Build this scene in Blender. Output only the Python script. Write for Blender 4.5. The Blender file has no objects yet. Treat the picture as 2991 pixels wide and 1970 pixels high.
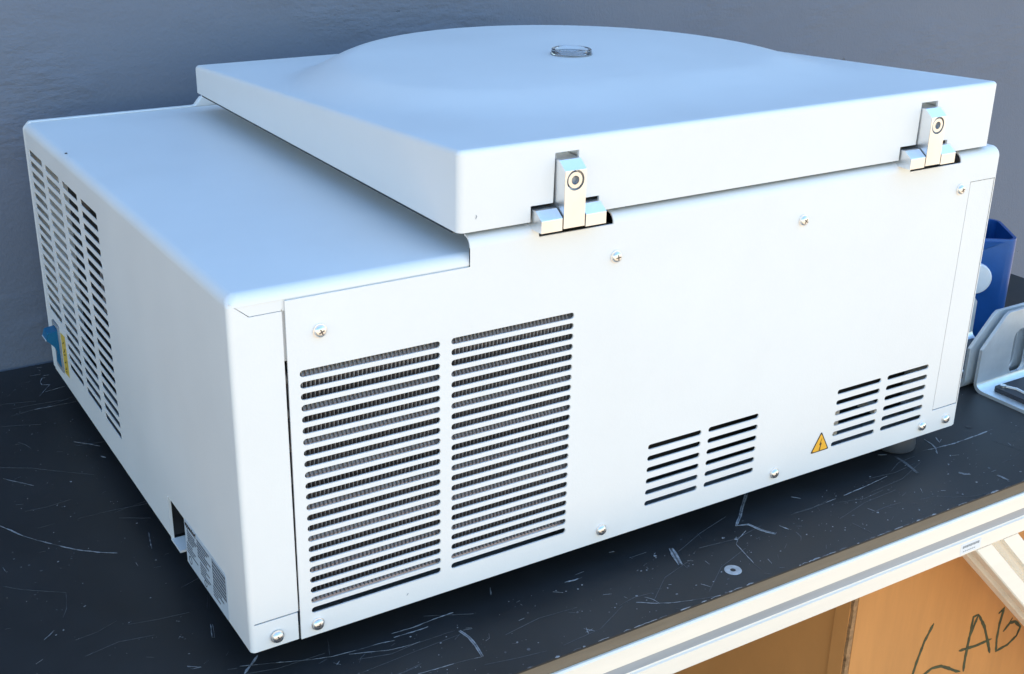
import bpy, bmesh, math, random
from mathutils import Vector, Matrix
from mathutils.geometry import tessellate_polygon

rnd = random.Random(7)
scene = bpy.context.scene
col = scene.collection

# ------------------------------------------------------------------ camera
R0 = (0.84895221, -0.52814502, 0.01852001)
R1 = (-0.18677717, -0.33264396, -0.92437129)
R2 = (0.49436266, 0.78128793, -0.38104426)
cam_data = bpy.data.cameras.new('camera')
cam = bpy.data.objects.new('camera', cam_data)
col.objects.link(cam)
cam.matrix_world = Matrix(((R0[0], -R1[0], -R2[0], -0.22441),
                           (R0[1], -R1[1], -R2[1], -0.67312),
                           (R0[2], -R1[2], -R2[2], 0.51785),
                           (0, 0, 0, 1)))
cam_data.sensor_fit = 'HORIZONTAL'
cam_data.sensor_width = 36.0
cam_data.lens = 43.722
cam_data.clip_start = 0.01
cam_data.clip_end = 500.0
scene.camera = cam

# ------------------------------------------------------------------ light
SUN_EL, SUN_AZ = math.radians(64), math.radians(35)     # azimuth from +Y towards +X: sun stands behind the wall
world = bpy.data.worlds.new('World')
scene.world = world
world.use_nodes = True
wn = world.node_tree.nodes
wl = world.node_tree.links
sky = wn.new('ShaderNodeTexSky')
sky.sky_type = 'NISHITA'
sky.sun_disc = False
sky.sun_elevation = SUN_EL
sky.sun_rotation = SUN_AZ
sky.air_density = 2.0
sky.dust_density = 0.0
sky.ozone_density = 6.5
bg = wn['Background']
bg.inputs['Strength'].default_value = 0.15
wl.new(sky.outputs['Color'], bg.inputs['Color'])
sun_data = bpy.data.lights.new('sun', 'SUN')
sun_data.energy = 3.1
sun_data.angle = math.radians(0.53)
sun_data.color = (1.0, 0.84, 0.64)
sun = bpy.data.objects.new('sun', sun_data)
col.objects.link(sun)
sd = Vector((math.sin(SUN_AZ) * math.cos(SUN_EL), math.cos(SUN_AZ) * math.cos(SUN_EL), math.sin(SUN_EL)))
sun.rotation_euler = sd.to_track_quat('Z', 'Y').to_euler()
vs = scene.view_settings
scene.display_settings.display_device = 'sRGB'
vs.view_transform = 'Standard'
vs.look = 'None'
vs.gamma = 1.0
vs.use_curve_mapping = False
vs.exposure = 1.37

# ------------------------------------------------------------------ materials
def mat(name, base, rough=0.5, metal=0.0, spec=0.5, bump=None, var=None, trans=0.0, ior=1.45, coat=0.0):
    m = bpy.data.materials.new(name)
    m.use_nodes = True
    nt = m.node_tree
    b = nt.nodes['Principled BSDF']
    b.inputs['Base Color'].default_value = (*base, 1)
    b.inputs['Roughness'].default_value = rough
    b.inputs['Metallic'].default_value = metal
    b.inputs['Specular IOR Level'].default_value = spec
    b.inputs['Transmission Weight'].default_value = trans
    b.inputs['IOR'].default_value = ior
    b.inputs['Coat Weight'].default_value = coat
    tc = None
    if bump or var:
        tc = nt.nodes.new('ShaderNodeTexCoord')
    if bump:                                    # (scale, strength, distance, stretch)
        mp = nt.nodes.new('ShaderNodeMapping')
        mp.inputs['Scale'].default_value = bump[3] if len(bump) > 3 else (1, 1, 1)
        nz = nt.nodes.new('ShaderNodeTexNoise')
        nz.inputs['Scale'].default_value = bump[0]
        nz.inputs['Detail'].default_value = 3
        bp = nt.nodes.new('ShaderNodeBump')
        bp.inputs['Strength'].default_value = bump[1]
        bp.inputs['Distance'].default_value = bump[2]
        nt.links.new(tc.outputs['Object'], mp.inputs['Vector'])
        nt.links.new(mp.outputs['Vector'], nz.inputs['Vector'])
        nt.links.new(nz.outputs['Fac'], bp.inputs['Height'])
        nt.links.new(bp.outputs['Normal'], b.inputs['Normal'])
    if var:                                     # (scale, dark, light, rough_lo, rough_hi, stretch)
        mp2 = nt.nodes.new('ShaderNodeMapping')
        mp2.inputs['Scale'].default_value = var[5] if len(var) > 5 else (1, 1, 1)
        nz2 = nt.nodes.new('ShaderNodeTexNoise')
        nz2.inputs['Scale'].default_value = var[0]
        nz2.inputs['Detail'].default_value = 6
        nz2.inputs['Roughness'].default_value = 0.65
        cr = nt.nodes.new('ShaderNodeValToRGB')
        cr.color_ramp.elements[0].position = 0.3
        cr.color_ramp.elements[1].position = 0.7
        cr.color_ramp.elements[0].color = (*[c * var[1] for c in base], 1)
        cr.color_ramp.elements[1].color = (*[min(1, c * var[2]) for c in base], 1)
        mr = nt.nodes.new('ShaderNodeMapRange')
        mr.inputs['To Min'].default_value = var[3]
        mr.inputs['To Max'].default_value = var[4]
        mr.inputs['From Min'].default_value = 0.3
        mr.inputs['From Max'].default_value = 0.7
        nt.links.new(tc.outputs['Object'], mp2.inputs['Vector'])
        nt.links.new(mp2.outputs['Vector'], nz2.inputs['Vector'])
        nt.links.new(nz2.outputs['Fac'], cr.inputs['Fac'])
        nt.links.new(nz2.outputs['Fac'], mr.inputs['Value'])
        nt.links.new(cr.outputs['Color'], b.inputs['Base Color'])
        nt.links.new(mr.outputs['Result'], b.inputs['Roughness'])
    return m

M = {}
M['white'] = mat('white_powder_coat', (0.80, 0.80, 0.79), 0.42, 0, 0.4, bump=(650, 0.16, 0.0006), var=(9, 0.965, 1.01, 0.38, 0.50))
M['lid'] = mat('white_lid_paint', (0.80, 0.80, 0.79), 0.40, 0, 0.4, bump=(500, 0.12, 0.0006), var=(7, 0.965, 1.01, 0.36, 0.48))
M['dark'] = mat('interior_shade', (0.016, 0.015, 0.014), 0.7, var=(30, 0.6, 1.4, 0.6, 0.8))  # near-black: shade inside the casing openings put into the colour
M['recess'] = mat('screw_recess', (0.16, 0.15, 0.15), 0.4, 0.6, var=(200, 0.8, 1.2, 0.35, 0.5))
M['washer'] = mat('dull_washer_steel', (0.42, 0.44, 0.47), 0.55, 0.6, var=(200, 0.8, 1.2, 0.5, 0.65))
M['black'] = mat('black_plastic', (0.015, 0.015, 0.017), 0.45, var=(60, 0.8, 1.3, 0.4, 0.5))
M['grey_pl'] = mat('grey_plastic', (0.30, 0.32, 0.34), 0.5, var=(60, 0.9, 1.1, 0.45, 0.55))
M['pale_pl'] = mat('pale_plastic', (0.60, 0.58, 0.54), 0.5, var=(60, 0.9, 1.1, 0.45, 0.55))
M['zinc'] = mat('plated_steel', (0.84, 0.855, 0.87), 0.36, 1.0, var=(18, 0.94, 1.05, 0.34, 0.46))
M['screw'] = mat('screw_steel', (0.82, 0.83, 0.84), 0.30, 1.0, var=(60, 0.92, 1.06, 0.25, 0.36))
M['fin'] = mat('condenser_fin', (0.32, 0.29, 0.28), 0.45, 0.3, var=(45, 0.45, 1.45, 0.4, 0.6))
M['tube'] = mat('condenser_tube', (0.62, 0.57, 0.56), 0.4, 0.2, var=(80, 0.85, 1.15, 0.35, 0.5))
M['yellow'] = mat('warning_yellow', (0.90, 0.46, 0.04), 0.45, var=(40, 0.95, 1.05, 0.4, 0.5))
M['label_y'] = mat('yellow_label', (0.72, 0.50, 0.07), 0.45, var=(60, 0.9, 1.05, 0.4, 0.5))
M['ink'] = mat('black_ink', (0.03, 0.022, 0.02), 0.5, var=(100, 0.8, 1.3, 0.45, 0.6))
M['ink_l'] = mat('label_ink', (0.10, 0.11, 0.13), 0.5, var=(500, 0.6, 1.6, 0.45, 0.6))
M['sticker'] = mat('label_film', (0.60, 0.66, 0.72), 0.35, var=(50, 0.97, 1.02, 0.3, 0.4))
M['rocker'] = mat('blue_rocker', (0.004, 0.13, 0.27), 0.35, var=(60, 0.9, 1.1, 0.3, 0.4))
M['foot'] = mat('grey_rubber_foot', (0.05, 0.055, 0.065), 0.4, var=(60, 0.9, 1.1, 0.35, 0.5))
M['glass'] = mat('clear_acrylic', (0.96, 0.98, 1.0), 0.03, trans=1.0, ior=1.49, var=None)
M['table'] = mat('black_laminate', (0.020, 0.0205, 0.022), 0.48, 0, 0.36, bump=(500, 0.08, 0.0004), var=(11, 0.8, 1.35, 0.40, 0.54))
M['mark'] = mat('scuff_mark', (0.30, 0.31, 0.33), 0.7, var=(350, 0.35, 1.3, 0.6, 0.8))
M['faint'] = mat('faint_scuff_mark', (0.10, 0.105, 0.115), 0.7, var=(350, 0.4, 1.4, 0.6, 0.8))
M['edge'] = mat('board_core', (0.17, 0.135, 0.095), 0.7, bump=(250, 0.25, 0.001, (1, 1, 6)), var=(60, 0.85, 1.15, 0.6, 0.8, (0.3, 1, 3)))
M['alu'] = mat('anodised_aluminium', (0.90, 0.82, 0.71), 0.42, 0.08, bump=(400, 0.03, 0.0004, (0.05, 1, 1)), var=(40, 0.95, 1.04, 0.34, 0.44, (0.05, 1, 1)))
M['alu_in'] = mat('aluminium_groove', (0.36, 0.39, 0.43), 0.45, 0.2, var=(60, 0.85, 1.1, 0.3, 0.5, (0.05, 1, 1)))  # darker aluminium for recesses, their shade put into the colour
M['steel'] = mat('galvanised_steel', (0.74, 0.79, 0.82), 0.42, 0.6, bump=(200, 0.04, 0.0004), var=(35, 0.9, 1.06, 0.28, 0.42))
M['blue'] = mat('blue_anodised', (0.008, 0.085, 0.32), 0.32, 0.3, var=(25, 0.85, 1.15, 0.26, 0.36))
M['knob'] = mat('white_plastic', (0.78, 0.79, 0.80), 0.4, var=(40, 0.95, 1.03, 0.35, 0.45))
M['pad'] = mat('black_rubber_pad', (0.03, 0.032, 0.04), 0.5, bump=(400, 0.1, 0.0005), var=(40, 0.8, 1.3, 0.45, 0.6))
M['card'] = mat('corrugated_card', (0.62, 0.28, 0.092), 0.75, 0, 0.25, bump=(120, 0.06, 0.001, (6, 1, 0.6)), var=(9, 0.90, 1.07, 0.7, 0.8, (4, 1, 0.6)))
M['card_e'] = mat('card_edge', (0.40, 0.22, 0.10), 0.85, var=(200, 0.5, 1.2, 0.8, 0.9))
M['marker'] = mat('green_black_marker', (0.055, 0.06, 0.025), 0.6, var=(90, 0.6, 1.5, 0.5, 0.7))
M['floor'] = mat('concrete_floor', (0.55, 0.42, 0.28), 0.85, 0, 0.3, bump=(60, 0.2, 0.004), var=(3, 0.8, 1.1, 0.8, 0.9))

def wall_material():
    m = bpy.data.materials.new('grey_painted_plaster')
    m.use_nodes = True
    nt = m.node_tree
    N, L = nt.nodes.new, nt.links.new
    b = nt.nodes['Principled BSDF']
    tc = N('ShaderNodeTexCoord')
    def noise(scale, stretch, detail, rough=0.6):
        mp = N('ShaderNodeMapping'); mp.inputs['Scale'].default_value = stretch
        nz = N('ShaderNodeTexNoise'); nz.inputs['Scale'].default_value = scale
        nz.inputs['Detail'].default_value = detail; nz.inputs['Roughness'].default_value = rough
        L(tc.outputs['Object'], mp.inputs['Vector']); L(mp.outputs['Vector'], nz.inputs['Vector'])
        return nz
    def math_(op, a, bb, c=None):
        n = N('ShaderNodeMath'); n.operation = op
        for i, v in enumerate((a, bb, c)):
            if v is None: continue
            if isinstance(v, (int, float)): n.inputs[i].default_value = v
            else: L(v, n.inputs[i])
        return n.outputs[0]
    def rng(v, a, bb, c, d):
        n = N('ShaderNodeMapRange')
        n.inputs['From Min'].default_value = a; n.inputs['From Max'].default_value = bb
        n.inputs['To Min'].default_value = c; n.inputs['To Max'].default_value = d
        L(v, n.inputs['Value']); return n.outputs['Result']
    tone = noise(1.6, (1, 1, 1), 6)
    cr = N('ShaderNodeValToRGB')
    cr.color_ramp.elements[0].position = 0.25; cr.color_ramp.elements[1].position = 0.75
    cr.color_ramp.elements[0].color = (0.148, 0.168, 0.215, 1); cr.color_ramp.elements[1].color = (0.182, 0.202, 0.248, 1)
    L(tone.outputs['Fac'], cr.inputs['Fac']); L(cr.outputs['Color'], b.inputs['Base Color'])
    b.inputs['Roughness'].default_value = 0.85
    b.inputs['Specular IOR Level'].default_value = 0.18
    # trowelled ridges in patches, fine sand grain, small air holes
    ridge = noise(55, (0.6, 1, 1.5), 6, 0.55)
    patch = noise(5.0, (0.7, 1, 1.2), 3)
    pm = rng(patch.outputs['Fac'], 0.50, 0.66, 0.0, 1.0)
    grain = noise(260, (1, 1, 1), 4)
    vo = N('ShaderNodeTexVoronoi'); vo.inputs['Scale'].default_value = 26
    mp = N('ShaderNodeMapping'); mp.inputs['Scale'].default_value = (0.75, 1, 1.25)
    wob = noise(90, (1, 1, 1), 2)
    va = N('ShaderNodeVectorMath'); va.operation = 'MULTIPLY_ADD'
    va.inputs[1].default_value = (0.02, 0.02, 0.02)
    L(wob.outputs['Color'], va.inputs[0]); L(tc.outputs['Object'], va.inputs[2])
    L(va.outputs[0], mp.inputs['Vector']); L(mp.outputs['Vector'], vo.inputs['Vector'])
    hole = rng(vo.outputs['Distance'], 0.0, 0.085, 1.0, 0.0)
    pick = rng(vo.outputs['Color'], 0.60, 0.63, 0.0, 1.0)
    hole = math_('MULTIPLY', hole, pick)
    hgt = math_('MULTIPLY', ridge.outputs['Fac'], pm)
    hgt = math_('MULTIPLY_ADD', hgt, 0.9, math_('MULTIPLY', grain.outputs['Fac'], 0.14))
    hgt = math_('MULTIPLY_ADD', ridge.outputs['Fac'], 0.07, hgt)
    hgt = math_('MULTIPLY_ADD', hole, -1.3, hgt)
    bp = N('ShaderNodeBump'); bp.inputs['Strength'].default_value = 0.5; bp.inputs['Distance'].default_value = 0.009
    L(hgt, bp.inputs['Height']); L(bp.outputs['Normal'], b.inputs['Normal'])
    return m
M['wall'] = wall_material()

# ------------------------------------------------------------------ mesh helpers
class MB:
    def __init__(self):
        self.v = []; self.f = []
    def add(self, verts, faces):
        o = len(self.v)
        self.v += [tuple(p) for p in verts]
        self.f += [tuple(i + o for i in fc) for fc in faces]
        return self
    def box(self, x0, x1, y0, y1, z0, z1):
        return self.add([(x0, y0, z0), (x1, y0, z0), (x1, y1, z0), (x0, y1, z0), (x0, y0, z1), (x1, y0, z1), (x1, y1, z1), (x0, y1, z1)],
                        [(0, 3, 2, 1), (4, 5, 6, 7), (0, 1, 5, 4), (1, 2, 6, 5), (2, 3, 7, 6), (3, 0, 4, 7)])
    def strip(self, a, b):                       # two point rows -> quads
        n = len(a)
        return self.add(list(a) + list(b), [(i, i + 1, n + i + 1, n + i) for i in range(n - 1)])
    def prism(self, poly, to3, d0, d1, holes=()):
        """flat plate: 2D outline + holes, to3(u, v, d) -> 3D, thickness from d0 to d1"""
        loops = [list(poly)] + [list(h) for h in holes]
        tris = tessellate_polygon([[Vector((u, v, 0)) for u, v in lp] for lp in loops])
        flat = [p for lp in loops for p in lp]
        n = len(flat)
        o = len(self.v)
        self.v += [tuple(to3(u, v, d0)) for u, v in flat] + [tuple(to3(u, v, d1)) for u, v in flat]
        for a, b, c in tris:
            self.f.append((o + a, o + b, o + c)); self.f.append((o + n + c, o + n + b, o + n + a))
        s = 0
        for lp in loops:
            k = len(lp)
            for i in range(k):
                a, b = s + i, s + (i + 1) % k
                self.f.append((o + a, o + b, o + n + b, o + n + a))
            s += k
        return self
    def lathe(self, prof, c, axis='z', seg=32):
        """prof: (r, h) list; axis z or -y (head pointing to -Y)"""
        rings = []
        for r, h in prof:
            ring = []
            for i in range(seg):
                a = 2 * math.pi * i / seg
                if axis == 'z':
                    ring.append((c[0] + r * math.cos(a), c[1] + r * math.sin(a), c[2] + h))
                elif axis == '-y':
                    ring.append((c[0] + r * math.cos(a), c[1] - h, c[2] + r * math.sin(a)))
                else:
                    ring.append((c[0] + h, c[1] + r * math.cos(a), c[2] + r * math.sin(a)))
            rings.append(ring)
        o = len(self.v)
        for rg in rings: self.v += rg
        for j in range(len(rings) - 1):
            for i in range(seg):
                a, b = o + j * seg + i, o + j * seg + (i + 1) % seg
                self.f.append((a, b, b + seg, a + seg))
        return self
    def cap(self, seg):
        n = len(self.v)
        self.f.append(tuple(range(n - seg, n)))
        return self
    def build(self, name, m, parent=None, angle=35, smooth=True, bevel=0.0):
        me = bpy.data.meshes.new(name)
        me.from_pydata(self.v, [], self.f)
        me.validate()
        bm = bmesh.new(); bm.from_mesh(me)
        bmesh.ops.recalc_face_normals(bm, faces=bm.faces)
        bm.to_mesh(me); bm.free()
        if smooth:
            me.polygons.foreach_set('use_smooth', [True] * len(me.polygons))
            me.set_sharp_from_angle(angle=math.radians(angle))
        me.materials.append(M[m])
        o = bpy.data.objects.new(name, me)
        col.objects.link(o)
        if parent is not None: o.parent = parent
        if bevel:
            bv = o.modifiers.new('bevel', 'BEVEL')
            bv.width = bevel; bv.segments = 2; bv.limit_method = 'ANGLE'; bv.angle_limit = math.radians(40)
            bv.harden_normals = False
        return o

def clone(o, loc, parent):
    inv = o.matrix_parent_inverse.copy()
    c = o.copy(); col.objects.link(c); c.parent = parent; c.matrix_parent_inverse = inv; c.location = loc
    return c

def thing(name, label, cat, loc=(0, 0, 0), group=None):
    e = bpy.data.objects.new(name, None)
    e.empty_display_size = 0.05
    e.location = loc
    col.objects.link(e)
    e['label'] = label; e['category'] = cat
    if group: e['group'] = group
    return e

def rear(u, v, d): return (u, d, v)              # plates in the XZ plane
def side(u, v, d): return (d, u, v)              # plates in the YZ plane
def flat(u, v, d): return (u, v, d)

def slot(u0, u1, v, h, n=6):
    r = h / 2
    p = []
    for i in range(n + 1):
        a = -math.pi / 2 + math.pi * i / n
        p.append((u1 - r + r * math.cos(a), v + r * math.sin(a)))
    for i in range(n + 1):
        a = math.pi / 2 + math.pi * i / n
        p.append((u0 + r + r * math.cos(a), v + r * math.sin(a)))
    return p

def rrect(u0, u1, v0, v1, r, n=5):
    p = []
    for cu, cv, a0 in ((u1 - r, v0 + r, -90), (u1 - r, v1 - r, 0), (u0 + r, v1 - r, 90), (u0 + r, v0 + r, 180)):
        for i in range(n + 1):
            a = math.radians(a0 + 90 * i / n)
            p.append((cu + r * math.cos(a), cv + r * math.sin(a)))
    return p

def ribbon(mb, pts, w, to3, d0, d1, jitter=0.0, rough_end=True):
    """hand-drawn stroke as a thin slab following pts"""
    P = [Vector(p) for p in pts]
    D = []
    for a, b in zip(P[:-1], P[1:]):              # subdivide
        n = max(1, int((b - a).length / 0.004))
        D += [a.lerp(b, i / n) for i in range(n)]
    D.append(P[-1])
    a_, b_ = [], []
    for i, p in enumerate(D):
        t = (D[min(i + 1, len(D) - 1)] - D[max(i - 1, 0)])
        if t.length < 1e-9: t = Vector((1, 0))
        t.normalize()
        nrm = Vector((-t.y, t.x))
        k = w / 2 * (1 + rnd.uniform(-jitter, jitter))
        if rough_end and (i == 0 or i == len(D) - 1): k *= 0.35
        a_.append(p + nrm * k); b_.append(p - nrm * k)
    loop = a_ + b_[::-1]
    n = len(D)
    o = len(mb.v)
    lift = math.copysign(rnd.uniform(0, 0.00007), d1 - d0)
    for d in (d0, d1 + lift) if abs(d1) > abs(d0) else (d0 - lift, d1):
        for i in range(n): mb.v.append(tuple(to3(a_[i].x, a_[i].y, d)))
        for i in range(n): mb.v.append(tuple(to3(b_[i].x, b_[i].y, d)))
    for i in range(n - 1):
        mb.f.append((o + i, o + i + 1, o + n + i + 1, o + n + i))
        q = o + 2 * n
        mb.f.append((q + i, q + n + i, q + n + i + 1, q + i + 1))
        mb.f.append((o + i, q + i, q + i + 1, o + i + 1))
        mb.f.append((o + n + i, o + n + i + 1, q + n + i + 1, q + n + i))
    return mb

# ------------------------------------------------------------------ setting: ground and wall
H = 0.025                       # bench top lies this far under the centrifuge's sheet-metal base
FLOOR = -0.86
MB().add([(-60, -60, FLOOR), (60, -60, FLOOR), (60, 60, FLOOR), (-60, 60, FLOOR)], [(0, 1, 2, 3)]).build('ground', 'floor')['kind'] = 'structure'
wall = MB().box(-8.0, 2.3, 0.628, 0.86, FLOOR, FLOOR + 4.2).build('plaster_wall', 'wall', smooth=False)
wall['label'] = 'rough grey painted plaster wall behind the black bench'
wall['category'] = 'wall'

# ------------------------------------------------------------------ workbench
TX0, TX1, TY0, TY1 = -0.60, 1.18, -0.0797, 0.622
bench = thing('workbench', 'scratched black workbench on an aluminium profile frame against the plaster wall', 'workbench', (0.3, 0.27, FLOOR))
def bpart(mb, name, m, parent=None, **k):
    o = mb.build(name, m, None, **k)
    o.parent = parent or bench
    o.matrix_parent_inverse = bench.matrix_world.inverted() if parent is None else Matrix()
    return o
bpy.context.view_layer.update()
top = bpart(MB().box(TX0, TX1, TY0, TY1, -H - 0.0015, -H), 'table_top', 'table', smooth=False)
core = bpart(MB().box(TX0 + .0002, TX1 - .0002, TY0 + .0002, TY1, -H - 0.012, -H - 0.0016), 'board_core', 'edge', top, smooth=False)

def profile_rail(mb, groove, p0, ex, ey, ez, L, w, h):
    """aluminium extrusion: length L along ex, front normal -ey, height along ez (downwards), groove in front and side"""
    P = lambda a, b, c: tuple(p0 + ex * a + ey * b + ez * c)
    g0, g1, gd, ch = h * 0.375, h * 0.625, 0.010, 0.0012
    sec = [(ch, 0), (w, 0), (w, h), (ch, h), (0, h - ch), (0, g1 + .0006), (.0018, g1), (.0018, g1 - .0012), (gd, g1 - .0012), (gd, g0 + .0012), (.0018, g0 + .0012), (.0018, g0), (0, g0 - .0006), (0, ch)]
    a = [P(0, b, c) for b, c in sec]; e = [P(L, b, c) for b, c in sec]
    n = len(sec)
    mb.add(a + e, [(i, (i + 1) % n, n + (i + 1) % n, n + i) for i in range(n)] + [tuple(range(n))[::-1], tuple(range(n, 2 * n))])
X, Y, Z = Vector((1, 0, 0)), Vector((0, 1, 0)), Vector((0, 0, 1))
RT, RH = -0.0372, 0.0428
mb = MB(); profile_rail(mb, True, Vector((TX0, -0.0822, RT)), X, Y, -Z, TX1 - TX0, 0.0428, RH)
rail = bpart(mb, 'frame_rail', 'alu', angle=25)
mb = MB().box(TX0, TX1, -0.0802, -0.0798, RT - 0.0265, RT - 0.0163)      # grey strip: the groove's shade put into its colour
bpart(mb, 'groove_shade_strip', 'alu_in', rail, smooth=False)
mb = MB(); profile_rail(mb, True, Vector((TX0, TY1 - 0.045, RT)), X, Y, -Z, TX1 - TX0, 0.0428, RH)
bpart(mb, 'frame_rail', 'alu', angle=25)
for xx in (TX0 + 0.002, TX1 - 0.045):
    mb = MB(); profile_rail(mb, True, Vector((xx, -0.039, RT)), Y, X, -Z, 0.615, 0.0428, RH)
    bpart(mb, 'frame_rail', 'alu', angle=25)
    for yy in (-0.0822, TY1 - 0.045):
        mb = MB(); profile_rail(mb, True, Vector((xx, yy, RT - RH - .0002)), -Z, Y, X, -FLOOR + RT - RH - .0002, 0.0428, RH)
        bpart(mb, 'leg', 'alu', angle=25)
# diagonal brace in the front plane
d45 = Vector((1, 0, -1)).normalized(); p45 = Vector((1, 0, 1)).normalized()
bp0 = Vector((0.6500, -0.0815, RT - RH - 0.0004))
mb = MB()
Lb = 0.66
sec_w, sec_h = 0.0428, 0.0420
g0, g1, gd = sec_h * .36, sec_h * .64, 0.009
sec = [(0.0012, 0), (0.014, 0), (0.014, 0.008), (0.029, 0.008), (0.029, 0), (sec_w, 0), (sec_w, sec_h), (0.0012, sec_h), (0, sec_h - .0012), (0, g1), (gd, g1), (gd, g1 - .003), (gd + .003, (g0 + g1) / 2), (gd, g0 + .003), (gd, g0), (0, g0), (0, 0.0012)]
n = len(sec)
def bpt(b, c, s):
    q = bp0 + Vector((c * 1.41421, b, 0))          # cut along the rail's underside
    return tuple(q + d45 * s)
mb.add([bpt(b, c, 0) for b, c in sec] + [bpt(b, c, Lb) for b, c in sec],
       [(i, (i + 1) % n, n + (i + 1) % n, n + i) for i in range(n)] + [tuple(range(n))[::-1], tuple(range(n, 2 * n))])
brace = bpart(mb, 'diagonal_brace', 'alu', angle=25)
mb = MB().box(0.6440, 0.6535, -0.0700, -0.0600, RT - RH - .0125, RT - RH - .0004)
bpart(mb, 'cable_clip', 'knob', rail, bevel=0.0015)
# sticker on the rail
mb = MB().prism(rrect(0.6262, 0.6535, -0.0775, -0.0668, 0.0012), rear, -0.0824, -0.08222)
st = bpart(mb, 'maker_sticker', 'knob', rail, smooth=False)
mb = MB()
for a in range(9):
    u = 0.6288 + a * 0.0025
    mb.box(u, u + 0.0021, -0.08255, -0.08242, -0.0715 + 0.0003 * (a % 2), -0.0690)
for a in range(7):
    u = 0.6300 + a * 0.0024
    mb.box(u, u + 0.0017, -0.08255, -0.08242, -0.0752, -0.0743)
bpart(mb, 'sticker_print', 'grey_pl', rail, smooth=False)
# countersunk bolt in the top
mb = MB().lathe([(0.0070, 0.0), (0.0068, 0.0003), (0.0064, 0.0004), (0.0030, 0.0002), (0.0022, 0.0001)], (0.3767, -0.0573, -H + .0001), 'z', 28)
bolt = bpart(mb, 'countersunk_bolt', 'washer', top)
mb = MB().lathe([(0.0021, 0.0003), (0.0001, 0.0003)], (0.3767, -0.0573, -H + .0001), 'z', 6)
bpart(mb, 'hex_socket', 'black', top)
mb = MB().lathe([(0.0028, 0.0003), (0.0020, 0.0003), (0.0001, 0.0002)], (0.7507, 0.0200, -H + .0001), 'z', 20)
bpart(mb, 'screw_hole', 'black', top)

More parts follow.
